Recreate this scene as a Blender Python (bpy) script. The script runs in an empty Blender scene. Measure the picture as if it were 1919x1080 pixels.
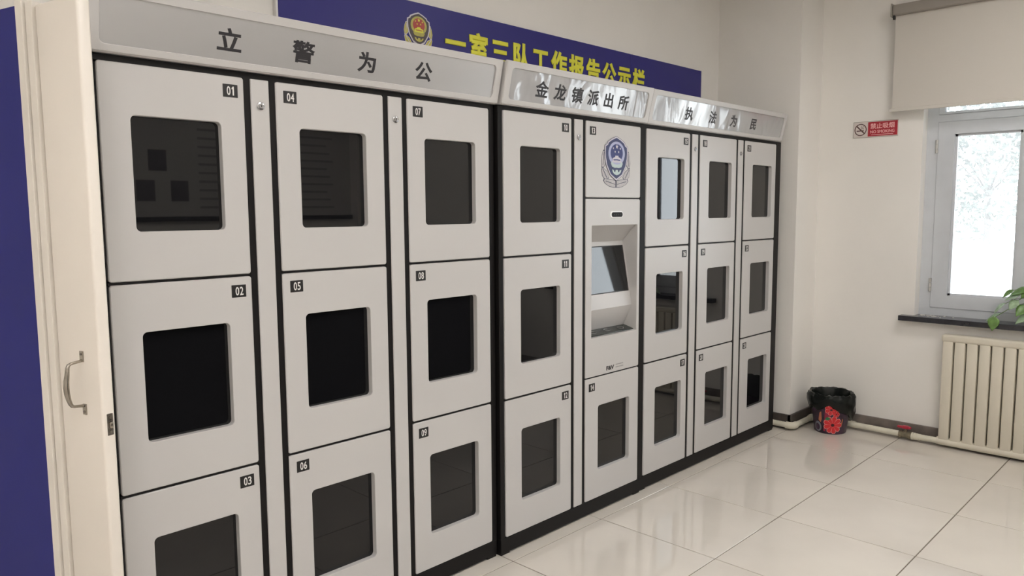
import bpy, bmesh, math, random
from mathutils import Vector, Matrix

random.seed(7)
SC = bpy.context.scene
COL = SC.collection

# ------------------------------------------------------------------ camera
FPX = 1421.546
YAW, PITCH, ROLL = 0.79759384, 0.1025468, -0.00650433
cam_d = bpy.data.cameras.new('camera'); cam = bpy.data.objects.new('camera', cam_d); COL.objects.link(cam)
cam_d.sensor_fit = 'HORIZONTAL'; cam_d.sensor_width = 36.0; cam_d.lens = FPX / 1919 * 36.0
cam_d.clip_start = 0.02; cam_d.clip_end = 200
fw = Vector((math.sin(YAW) * math.cos(PITCH), math.cos(YAW) * math.cos(PITCH), -math.sin(PITCH)))
rt = Vector((math.cos(YAW), -math.sin(YAW), 0)); up = rt.cross(fw)
r2 = rt * math.cos(ROLL) + up * math.sin(ROLL); u2 = -rt * math.sin(ROLL) + up * math.cos(ROLL)
M = Matrix((r2, u2, -fw)).transposed().to_4x4(); M.translation = (-0.70151, -2.20805, 1.46465)
cam.matrix_world = M
SC.camera = cam

# ------------------------------------------------------------------ world, light, exposure
world = bpy.data.worlds.new('overcast_sky'); SC.world = world; world.use_nodes = True
bg = world.node_tree.nodes['Background']
bg.inputs['Color'].default_value = (0.93, 0.97, 1.0, 1); bg.inputs['Strength'].default_value = 8.0
LAMP_STRENGTH = 19.2
LAMP_COLOR = (1.0, 0.975, 0.95, 1)
SC.view_settings.view_transform = 'Standard'; SC.view_settings.look = 'None'
SC.view_settings.exposure = 0.0; SC.view_settings.gamma = 1.0; SC.view_settings.use_curve_mapping = False
pl = bpy.data.lights.new('window_portal', 'AREA'); pl.shape = 'RECTANGLE'; pl.size = 1.3; pl.size_y = 1.65
pl.cycles.is_portal = True
po = bpy.data.objects.new('window_portal', pl); COL.objects.link(po)
po.location = (4.69, -1.50, 1.52)
po.rotation_euler = (math.radians(90), 0, math.radians(90))

# ------------------------------------------------------------------ materials
MATS = {}
def mat(name, col, rough=0.5, metal=0.0, spec=0.5, coat=0.0, noise=None, bump=None, emit=None):
    """procedural material; noise=(scale, amount) mottles the colour, bump=(scale, strength, distance)"""
    m = bpy.data.materials.new(name); m.use_nodes = True
    nt = m.node_tree; b = nt.nodes['Principled BSDF']
    b.inputs['Base Color'].default_value = (*col, 1)
    b.inputs['Roughness'].default_value = rough; b.inputs['Metallic'].default_value = metal
    b.inputs['Specular IOR Level'].default_value = spec; b.inputs['Coat Weight'].default_value = coat
    b.inputs['Coat Roughness'].default_value = 0.05
    tc = nt.nodes.new('ShaderNodeTexCoord') if (noise or bump) else None
    if noise:
        n = nt.nodes.new('ShaderNodeTexNoise'); n.inputs['Scale'].default_value = noise[0]; n.inputs['Detail'].default_value = 6
        nt.links.new(tc.outputs['Object'], n.inputs['Vector'])
        r = nt.nodes.new('ShaderNodeValToRGB'); a = noise[1]
        r.color_ramp.elements[0].position = 0.3; r.color_ramp.elements[1].position = 0.7
        r.color_ramp.elements[0].color = (*[c * (1 - a) for c in col], 1)
        r.color_ramp.elements[1].color = (*[min(1, c * (1 + a)) for c in col], 1)
        nt.links.new(n.outputs['Fac'], r.inputs['Fac']); nt.links.new(r.outputs['Color'], b.inputs['Base Color'])
    if bump:
        n = nt.nodes.new('ShaderNodeTexNoise'); n.inputs['Scale'].default_value = bump[0]; n.inputs['Detail'].default_value = 3
        nt.links.new(tc.outputs['Object'], n.inputs['Vector'])
        bp = nt.nodes.new('ShaderNodeBump'); bp.inputs['Strength'].default_value = bump[1]; bp.inputs['Distance'].default_value = bump[2]
        nt.links.new(n.outputs['Fac'], bp.inputs['Height']); nt.links.new(bp.outputs['Normal'], b.inputs['Normal'])
    if emit:
        b.inputs['Emission Color'].default_value = emit[0]; b.inputs['Emission Strength'].default_value = emit[1]
    MATS[name] = m
    return m

def srgb(r, g, b):
    f = lambda c: (c / 255 / 12.92) if c <= 10 else ((c / 255 + 0.055) / 1.055) ** 2.4
    return (f(r), f(g), f(b))

mat('wall_paint', (0.86, 0.83, 0.785), 0.7, noise=(1.6, 0.03), bump=(60, 0.08, 0.002))
mat('ceiling_paint', (0.84, 0.82, 0.79), 0.8)
mat('grout', (0.16, 0.13, 0.10), 0.8)
mat('porcelain', (0.70, 0.65, 0.585), 0.045, spec=0.75, noise=(2.4, 0.045))
mat('skirting_stone', (0.19, 0.16, 0.14), 0.35, noise=(9, 0.3))
mat('skirting_dark', (0.075, 0.062, 0.055), 0.35, noise=(9, 0.3))
mat('locker_white', (0.575, 0.56, 0.55), 0.33, spec=0.45, bump=(700, 0.03, 0.0004))
mat('locker_black', (0.007, 0.006, 0.006), 0.5, spec=0.22)
mat('dark_glass', (0.006, 0.006, 0.007), 0.015, spec=0.5)
mat('plate_black', (0.012, 0.011, 0.011), 0.4)
mat('surround_white', (0.92, 0.92, 0.92), 0.3)
mat('digit_white', (0.78, 0.76, 0.74), 0.5)
mat('lock_chrome', (0.50, 0.50, 0.51), 0.22, metal=1.0)
mat('lettering_black', (0.022, 0.02, 0.024), 0.45)
mat('panel_screen_black', (0.006, 0.007, 0.008), 0.03, spec=0.6)
mat('tray_black', (0.02, 0.026, 0.022), 0.12, noise=(30, 0.5))
mat('logo_grey', (0.30, 0.29, 0.29), 0.5)
mat('banner_blue', srgb(48, 46, 122), 0.4, spec=0.3)
mat('board_blue', srgb(36, 40, 122), 0.55, spec=0.25, noise=(3, 0.05))
mat('letter_yellow', srgb(226, 224, 66), 0.4)
mat('gold', srgb(186, 176, 84), 0.4, noise=(60, 0.12))
mat('emblem_red', srgb(170, 62, 52), 0.4)
mat('emblem_dark', srgb(66, 56, 60), 0.4)
mat('emblem_pale', srgb(206, 202, 212), 0.45)
mat('emblem_navy', srgb(44, 54, 112), 0.4)
mat('emblem_shield', srgb(48, 56, 98), 0.4)
mat('emblem_ring', srgb(174, 178, 210), 0.45)
mat('emblem_silver', srgb(184, 180, 182), 0.45, noise=(120, 0.10))
mat('emblem_outline', srgb(92, 92, 108), 0.45)
mat('emblem_mint', srgb(190, 206, 206), 0.45)
mat('door_cream', (0.86, 0.80, 0.725), 0.32, noise=(2.2, 0.03), bump=(24, 0.05, 0.002))
mat('trim_cream', (0.82, 0.77, 0.70), 0.4, noise=(5, 0.05))
mat('worn_steel', (0.36, 0.33, 0.29), 0.25, metal=1.0, noise=(40, 0.2))
mat('latch_steel', (0.20, 0.18, 0.16), 0.4, metal=1.0, noise=(70, 0.4))
mat('window_paint', (0.58, 0.60, 0.63), 0.42, noise=(6, 0.05))
mat('hinge_metal', (0.55, 0.54, 0.52), 0.4, metal=0.7)
mat('sill_stone', (0.022, 0.022, 0.028), 0.16, spec=0.6, noise=(30, 0.3))
mat('blind_fabric', (0.64, 0.60, 0.545), 0.85, bump=(420, 0.15, 0.001))
mat('blind_metal', (0.33, 0.30, 0.265), 0.5)
mat('radiator_cream', (0.70, 0.645, 0.535), 0.35)
mat('radiator_gap_shade', (0.20, 0.18, 0.14), 0.6)
mat('pipe_cream', (0.72, 0.68, 0.56), 0.4, noise=(14, 0.08))
mat('valve_brass', (0.22, 0.19, 0.13), 0.45, metal=0.6, noise=(40, 0.3))
mat('valve_red', srgb(178, 40, 62), 0.4)
mat('bin_body', srgb(58, 36, 58), 0.4, noise=(26, 0.55))
mat('flower_red', srgb(214, 48, 54), 0.45)
mat('flower_edge', srgb(240, 168, 160), 0.5)
mat('flower_maroon', srgb(150, 36, 66), 0.5)
mat('flower_centre', srgb(60, 18, 24), 0.5)
mat('leaf_print', srgb(44, 120, 74), 0.5)
mat('print_orange', srgb(190, 116, 84), 0.5)
mat('print_grey', srgb(128, 132, 140), 0.5)
mat('bag_black', (0.006, 0.008, 0.007), 0.25, spec=0.28)
mat('sign_white', srgb(216, 206, 200), 0.4)
mat('sign_red', srgb(172, 40, 54), 0.4)
mat('sign_print', srgb(246, 190, 190), 0.5)
mat('sign_dark', srgb(88, 58, 54), 0.5)
mat('sign_border', srgb(150, 142, 132), 0.5)
mat('leaf_green', srgb(98, 132, 66), 0.38, noise=(50, 0.3))
mat('leaf_pale', srgb(150, 172, 140), 0.4, noise=(50, 0.25))
mat('stem_green', srgb(96, 120, 70), 0.5)
mat('pot_white', (0.62, 0.60, 0.57), 0.35)
mat('soil', (0.05, 0.035, 0.025), 0.9)
mat('lamp_frame', (0.8, 0.8, 0.8), 0.4)
mat('lamp_diffuser', (0.9, 0.9, 0.9), 0.5, emit=(LAMP_COLOR, LAMP_STRENGTH))
mat('desk_black', (0.010, 0.010, 0.012), 0.45)
mat('poster_paper', (0.62, 0.60, 0.57), 0.5)
mat('poster_photo', (0.16, 0.15, 0.16), 0.5)
mat('poster_line', (0.34, 0.33, 0.33), 0.6)
mat('poster_rail', (0.04, 0.04, 0.045), 0.5)
mat('paint_chip', (0.74, 0.72, 0.68), 0.7)
mat('outdoor_paving', (0.62, 0.61, 0.58), 0.8, noise=(2, 0.1))
mat('tree_leaf', (0.17, 0.19, 0.165), 0.6)
mat('tree_bark', (0.15, 0.14, 0.13), 0.8)

def header_metal(name, film):
    """silver sheet; with film=True a crinkled clear protective film lies over it"""
    m = bpy.data.materials.new(name); m.use_nodes = True; nt = m.node_tree; b = nt.nodes['Principled BSDF']
    b.inputs['Base Color'].default_value = (0.60, 0.60, 0.61, 1); b.inputs['Metallic'].default_value = 0.85
    tc = nt.nodes.new('ShaderNodeTexCoord'); mp = nt.nodes.new('ShaderNodeMapping')
    nt.links.new(tc.outputs['Object'], mp.inputs['Vector'])
    n = nt.nodes.new('ShaderNodeTexNoise'); nt.links.new(mp.outputs['Vector'], n.inputs['Vector'])
    bp = nt.nodes.new('ShaderNodeBump'); nt.links.new(n.outputs['Fac'], bp.inputs['Height'])
    nt.links.new(bp.outputs['Normal'], b.inputs['Normal'])
    if film:
        b.inputs['Roughness'].default_value = 0.12; b.inputs['Metallic'].default_value = 0.2; b.inputs['Base Color'].default_value = (0.43, 0.43, 0.44, 1)
        mp.inputs['Scale'].default_value = (5, 5, 3)
        n.inputs['Scale'].default_value = 1.0; n.inputs['Detail'].default_value = 1.5; n.inputs['Distortion'].default_value = 1.4
        bp.inputs['Strength'].default_value = 0.9; bp.inputs['Distance'].default_value = 0.02
        b.inputs['Coat Weight'].default_value = 0.9; b.inputs['Coat Roughness'].default_value = 0.05
    else:
        b.inputs['Roughness'].default_value = 0.34
        mp.inputs['Scale'].default_value = (6, 6, 700)
        n.inputs['Scale'].default_value = 1.0; n.inputs['Detail'].default_value = 2
        bp.inputs['Strength'].default_value = 0.06; bp.inputs['Distance'].default_value = 0.0005
    MATS[name] = m
header_metal('header_silver', False); header_metal('header_film', True)

def window_glass():
    m = bpy.data.materials.new('window_glass'); m.use_nodes = True; nt = m.node_tree
    for n in list(nt.nodes):
        if n.type != 'OUTPUT_MATERIAL': nt.nodes.remove(n)
    out = [n for n in nt.nodes if n.type == 'OUTPUT_MATERIAL'][0]
    t = nt.nodes.new('ShaderNodeBsdfTransparent'); t.inputs['Color'].default_value = (0.94, 0.96, 0.97, 1)
    g = nt.nodes.new('ShaderNodeBsdfGlossy'); g.inputs['Roughness'].default_value = 0.02
    fr = nt.nodes.new('ShaderNodeFresnel'); fr.inputs['IOR'].default_value = 1.45
    mx = nt.nodes.new('ShaderNodeMixShader')
    nt.links.new(fr.outputs['Fac'], mx.inputs['Fac']); nt.links.new(t.outputs[0], mx.inputs[1]); nt.links.new(g.outputs[0], mx.inputs[2])
    haze = nt.nodes.new('ShaderNodeBsdfTranslucent'); haze.inputs['Color'].default_value = (0.95, 0.97, 1.0, 1)
    m2 = nt.nodes.new('ShaderNodeMixShader'); m2.inputs['Fac'].default_value = 0.08       # white veil added to haze the view outside
    nt.links.new(mx.outputs[0], m2.inputs[1]); nt.links.new(haze.outputs[0], m2.inputs[2])
    nt.links.new(m2.outputs[0], out.inputs['Surface'])
    MATS['window_glass'] = m
window_glass()

# ------------------------------------------------------------------ geometry helpers: a shape is (verts, faces)
def join(*shapes):
    V, F = [], []
    for v, f in shapes:
        o = len(V); V += list(v); F += [tuple(i + o for i in q) for q in f]
    return V, F

def box(x0, x1, y0, y1, z0, z1):
    V = [(x, y, z) for x in (x0, x1) for y in (y0, y1) for z in (z0, z1)]
    F = [(0, 1, 3, 2), (4, 6, 7, 5), (0, 4, 5, 1), (2, 3, 7, 6), (0, 2, 6, 4), (1, 5, 7, 3)]
    return V, F

def bbox(x0, x1, y0, y1, z0, z1, bev=0.003, seg=2):
    bm = bmesh.new()
    V, F = box(x0, x1, y0, y1, z0, z1)
    vs = [bm.verts.new(v) for v in V]
    for f in F: bm.faces.new([vs[i] for i in f])
    bmesh.ops.recalc_face_normals(bm, faces=bm.faces)
    bmesh.ops.bevel(bm, geom=list(bm.edges), offset=bev, segments=seg, affect='EDGES', profile=0.5)
    bm.verts.index_update()
    R = ([tuple(v.co) for v in bm.verts], [tuple(v.index for v in f.verts) for f in bm.faces]); bm.free()
    return R

def rrect(x0, x1, z0, z1, r, n=5):
    P = []
    for cx, cz, a0 in ((x1 - r, z1 - r, 0), (x0 + r, z1 - r, 90), (x0 + r, z0 + r, 180), (x1 - r, z0 + r, 270)):
        for i in range(n + 1):
            a = math.radians(a0 + 90 * i / n); P.append((cx + r * math.cos(a), cz + r * math.sin(a)))
    return P

def panel(x0, x1, z0, z1, front, back, r=0.008, ch=0.0025, hole=None, hr=0.012):
    """rounded slab with a chamfered front edge, seen from -y; hole=(x0,x1,z0,z1) cuts a rounded opening"""
    outs = [(rrect(x0, x1, z0, z1, r), back), (rrect(x0, x1, z0, z1, r), front + ch),
            (rrect(x0 + ch, x1 - ch, z0 + ch, z1 - ch, max(r - ch, 0.0005)), front)]
    if hole:
        hx0, hx1, hz0, hz1 = hole; c = ch * 0.5
        outs += [(rrect(hx0 - c, hx1 + c, hz0 - c, hz1 + c, hr + c), front), (rrect(hx0, hx1, hz0, hz1, hr), front + c),
                 (rrect(hx0, hx1, hz0, hz1, hr), back)]
    V, F = [], []; N = len(outs[0][0])
    for L, y in outs: V += [(x, y, z) for x, z in L]
    for k in range(len(outs) - 1):
        for i in range(N):
            j = (i + 1) % N; F.append((k * N + i, k * N + j, (k + 1) * N + j, (k + 1) * N + i))
    if hole:
        k = len(outs) - 1
        for i in range(N):
            j = (i + 1) % N; F.append((k * N + i, k * N + j, j, i))
    else:
        F.append(tuple(range(2 * N, 3 * N))); F.append(tuple(reversed(range(N))))
    return V, F

def prism(P, y0, y1):
    """outline in x,z pushed from y0 (front) to y1"""
    n = len(P); V = [(x, y0, z) for x, z in P] + [(x, y1, z) for x, z in P]
    F = [tuple(range(n)), tuple(reversed(range(n, 2 * n)))] + [(i, (i + 1) % n, n + (i + 1) % n, n + i) for i in range(n)]
    return V, F

def tube(pts, rad, n=12, cap=True, sy=1.0):
    pts = [Vector(p) for p in pts]; V, F = [], []
    nrm = None
    for i, p in enumerate(pts):
        t = (pts[min(i + 1, len(pts) - 1)] - pts[max(i - 1, 0)]).normalized()
        if nrm is None:
            nrm = t.orthogonal().normalized()
        nrm = (nrm - t * nrm.dot(t)).normalized(); b = t.cross(nrm)
        rr = rad[i] if isinstance(rad, (list, tuple)) else rad
        for k in range(n):
            a = 2 * math.pi * k / n; V.append(tuple(p + nrm * rr * math.cos(a) + b * rr * sy * math.sin(a)))
    for i in range(len(pts) - 1):
        for k in range(n):
            j = (k + 1) % n; F.append((i * n + k, i * n + j, (i + 1) * n + j, (i + 1) * n + k))
    if cap:
        F.append(tuple(reversed(range(n)))); F.append(tuple(range((len(pts) - 1) * n, len(pts) * n)))
    return V, F

def lathe(prof, n=32, c=(0, 0, 0), wob=None):
    V, F = [], []
    for i, (r, z) in enumerate(prof):
        for k in range(n):
            a = 2 * math.pi * k / n; q = wob(i, a) if wob else (1.0, 0.0)
            V.append((c[0] + r * q[0] * math.cos(a), c[1] + r * q[0] * math.sin(a), c[2] + z + q[1]))
    for i in range(len(prof) - 1):
        for k in range(n):
            j = (k + 1) % n; F.append((i * n + k, i * n + j, (i + 1) * n + j, (i + 1) * n + k))
    if prof[0][0] > 1e-6: F.append(tuple(reversed(range(n))))
    if prof[-1][0] > 1e-6: F.append(tuple(range((len(prof) - 1) * n, len(prof) * n)))
    return V, F

def arc(c, a, b, n=7):
    """quarter bend points about corner c from a to b"""
    c, a, b = Vector(c), Vector(a), Vector(b)
    return [tuple((a - c) * (1 - math.sin(t)) + (b - c) * (1 - math.cos(t)) + c) for t in [math.pi / 2 * i / n for i in range(n + 1)]]

def obj(name, shape, material, parent=None, smooth=None, label=None):
    me = bpy.data.meshes.new(name); me.from_pydata([tuple(v) for v in shape[0]], [], shape[1])
    bm = bmesh.new(); bm.from_mesh(me); bmesh.ops.recalc_face_normals(bm, faces=bm.faces); bm.to_mesh(me); bm.free()
    me.materials.append(MATS[material])
    if smooth is not None:
        me.polygons.foreach_set('use_smooth', [True] * len(me.polygons))
        me.set_sharp_from_angle(angle=math.radians(smooth))
    o = bpy.data.objects.new(name, me); COL.objects.link(o)
    if parent:
        o.parent = parent; o.matrix_parent_inverse = parent.matrix_world.inverted()
    if label: o['label'] = label
    return o

def thing(name, label, cat, loc=(0, 0, 0), group=None):
    o = bpy.data.objects.new(name, None); COL.objects.link(o); o.empty_display_size = 0.1
    o.location = loc; o.matrix_world = Matrix.Translation(loc)
    o['label'] = label; o['category'] = cat
    if group: o['group'] = group
    return o

def tag(o, label, cat, group=None):
    o['label'] = label; o['category'] = cat
    if group: o['group'] = group
    return o

def struct(name, shape, material, label, cat, parent=None):
    o = obj(name, shape, material, parent)
    if not parent: o['kind'] = 'structure'; o['label'] = label; o['category'] = cat
    return o

_fc = bpy.data.curves.new('glyph_source', 'FONT'); _fo = bpy.data.objects.new('glyph_source', _fc); COL.objects.link(_fo)
def glyphs(body, offset=0.0, thick=0.01, bevel=0.0):
    """mesh of a string in em units: x right, y up, z 0..thick"""
    _fc.body = body; _fc.offset = offset; _fc.extrude = thick / 2; _fc.bevel_depth = bevel; _fc.bevel_resolution = 1; _fc.resolution_u = 4
    bpy.context.view_layer.update()
    ev = _fo.evaluated_get(bpy.context.evaluated_depsgraph_get()); me = ev.to_mesh()
    V = [tuple(v.co) for v in me.vertices]; F = [tuple(p.vertices) for p in me.polygons]; ev.to_mesh_clear()
    return V, F

def letter(name, body, cell, place, material, parent, em=None, offset=0.0, thick=0.001, label=None, bevel=0.0):
    """fit a glyph into cell=(a0,a1,b0,b1); em=None fits its own outline, else maps that em box; place(a,b,d) gives world"""
    V, F = glyphs(body, offset, 0.02, bevel)
    if em is None:
        em = (min(v[0] for v in V), max(v[0] for v in V), min(v[1] for v in V), max(v[1] for v in V))
    a0, a1, b0, b1 = cell
    dz0 = min(v[2] for v in V); dz1 = max(v[2] for v in V)
    P = [place(a0 + (v[0] - em[0]) / (em[1] - em[0]) * (a1 - a0), b0 + (v[1] - em[2]) / (em[3] - em[2]) * (b1 - b0),
               (v[2] - dz0) / (dz1 - dz0) * thick) for v in V]
    return obj(name, (P, F), material, parent, label=label)
CJK = (0.03, 0.97, -0.09, 0.87)
def on_y(y):
    return lambda a, b, d: (a, y - d, b)

# ------------------------------------------------------------------ the room
RX, BY, FY, LX, CZ = 4.45, 0.50, -5.30, -4.40, 3.00
T = 0.60; TX, TY = 3.8763, -0.6784
floor = struct('floor', box(LX - 0.2, RX + 0.3, FY - 0.2, BY + 0.2, -0.10, -0.003), 'grout',
               'polished cream porcelain tile floor of the room', 'floor')
tile_cache = {}
def tile(x0, x1, y0, y1):
    x0, x1, y0, y1 = max(x0, LX), min(x1, RX), max(y0, FY), min(y1, BY)
    if x1 - x0 < 0.03 or y1 - y0 < 0.03: return
    w, h = round(x1 - x0 - 0.005, 4), round(y1 - y0 - 0.005, 4)
    if (w, h) not in tile_cache:
        V, F = bbox(-w / 2, w / 2, -h / 2, h / 2, -0.012, 0.0, 0.0012, 1)
        o = obj('tile', (V, F), 'porcelain', floor); tile_cache[(w, h)] = o.data
    else:
        o = bpy.data.objects.new('tile', tile_cache[(w, h)]); COL.objects.link(o); o.parent = floor
    o.location = ((x0 + x1) / 2, (y0 + y1) / 2, 0)
for i in range(-14, 1):
    for j in range(-1, 8):
        tile(TX + i * T, TX + (i + 1) * T, TY - (j + 1) * T, TY - j * T)
    tile(TX + i * T, TX + (i + 1) * T, TY + T, TY + 2 * T)

struct('wall_back', box(LX, RX + 0.25, BY, BY + 0.2, -0.1, CZ), 'wall_paint', 'off-white painted wall behind the lockers', 'wall')
struct('wall_front', box(LX, RX + 0.25, FY - 0.2, FY, -0.1, CZ), 'wall_paint', 'off-white painted wall facing the lockers', 'wall')
struct('wall_side', box(LX - 0.2, LX, FY - 0.2, BY + 0.2, -0.1, CZ), 'wall_paint', 'off-white painted far side wall', 'wall')
struct('ceiling', box(LX - 0.2, RX + 0.3, FY - 0.2, BY + 0.2, CZ, CZ + 0.15), 'ceiling_paint', 'plain white ceiling', 'ceiling')
WY0, WY1, WZ0, WZ1 = -0.715, -2.29, 0.765, 2.36      # window opening
struct('wall_right', join(box(RX, RX + 0.25, WY0, BY, -0.1, CZ), box(RX, RX + 0.25, FY - 0.2, WY1, -0.1, CZ),
                          box(RX, RX + 0.25, WY1, WY0, -0.1, WZ0), box(RX, RX + 0.25, WY1, WY0, WZ1, CZ)),
       'wall_paint', 'off-white painted wall with the window and radiator', 'wall')
struct('wall_pilaster', box(4.12, RX + 0.01, -0.08, BY + 0.01, -0.05, CZ), 'wall_paint', 'off-white corner pilaster beside the lockers', 'wall')
struct('baseboard_right', bbox(RX - 0.012, RX + 0.01, FY, -0.08, -0.002, 0.095, 0.002, 1), 'skirting_stone', 'grey-brown stone skirting along the window wall', 'baseboard')
struct('baseboard_pilaster', join(bbox(4.108, RX, -0.092, -0.07, -0.002, 0.095, 0.002, 1), bbox(4.108, 4.13, -0.09, 0.48, -0.002, 0.095, 0.002, 1)),
       'skirting_dark', 'dark stone skirting round the corner pilaster', 'baseboard')

# partition at the left with the blue board, narrow door leaf
A = Vector((-0.1333, 0.0, 0)); ang = math.radians(15)
D = Vector((math.sin(ang), -math.cos(ang), 0)); N = Vector((math.cos(ang), math.sin(ang), 0))
def leafspace(shape):
    return [tuple(A + D * s + N * t + Vector((0, 0, z))) for s, t, z in shape[0]], shape[1]
struct('wall_left', leafspace(box(-0.56, -0.037, 0.008, 0.058, -0.05, CZ)), 'wall_paint', 'narrow white partition wall at the left of the lockers', 'wall')
tr = struct('trim_1', leafspace(bbox(-0.0665, -0.0370, -0.012, 0.012, 0.0, 2.0, 0.0015)), 'trim_cream', 'cream painted wooden edge strip beside the blue board', 'trim')
tr = struct('trim_2', leafspace(bbox(-0.0325, -0.0045, -0.006, 0.030, 0.0, 1.99, 0.0015)), 'trim_cream', 'cream painted wooden hinge strip beside the narrow door', 'trim')
bb = thing('notice_board', 'tall blue board on the partition, cut by the left picture edge', 'board', tuple(A + D * -0.3 + Vector((0, 0, 0.2))))
obj('board_panel', leafspace(bbox(-0.50, -0.067, -0.006, 0.008, 0.20, 1.987, 0.002)), 'board_blue', bb)

leaf = struct('door_1', leafspace(bbox(0.0, 0.175, 0.0, 0.034, 0.008, 1.982, 0.007, 3)), 'door_cream', 'narrow cream wooden door leaf with steel pull handle, left of the lockers', 'door')
for f in leaf.data.polygons: f.use_smooth = True
leaf.data.set_sharp_from_angle(angle=math.radians(50))
# pull handle: two foot plates and a bowed grip
hs = 0.105
gp = [(hs, -0.003, 1.091), (hs, -0.030, 1.088), (hs, -0.036, 1.085), (hs, -0.039, 1.078), (hs, -0.041, 1.062), (hs, -0.044, 1.045), (hs, -0.045, 1.030),
      (hs, -0.044, 1.014), (hs, -0.041, 0.998), (hs, -0.037, 0.986), (hs, -0.033, 0.980), (hs, -0.028, 0.978), (hs, -0.003, 0.975)]
hd = obj('handle', leafspace(tube(gp, [0.0038, 0.0038, 0.0045, 0.005, 0.0058, 0.0068, 0.0072, 0.0068, 0.0058, 0.005, 0.0045, 0.0038, 0.0038], 10)), 'worn_steel', leaf, smooth=50, label='worn steel pull handle')
for z0, z1 in ((1.088, 1.116), (0.951, 0.979)):
    fp = obj('handle_foot', leafspace(bbox(hs - 0.007, hs + 0.007, -0.0035, 0.001, z0, z1, 0.0012)), 'worn_steel', leaf)
    zc = (z0 + z1) / 2 + (0.006 if z0 > 1 else -0.006)
    obj('screw', leafspace(tube([(hs, -0.003, zc), (hs, -0.0048, zc)], 0.0032, 10)), 'latch_steel', leaf)
# latch plate on the narrow edge of the leaf
obj('latch_plate', leafspace(bbox(0.1735, 0.1765, 0.011, 0.027, 0.902, 0.958, 0.001, 1)), 'latch_steel', leaf, label='worn steel latch plate')
obj('latch_bolt', leafspace(bbox(0.174, 0.184, 0.0145, 0.0235, 0.921, 0.938, 0.003)), 'worn_steel', leaf, smooth=40)
for z in (0.911, 0.949):
    obj('screw', leafspace(tube([(0.176, 0.019, z), (0.1782, 0.019, z)], 0.004, 10)), 'worn_steel', leaf)

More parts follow.
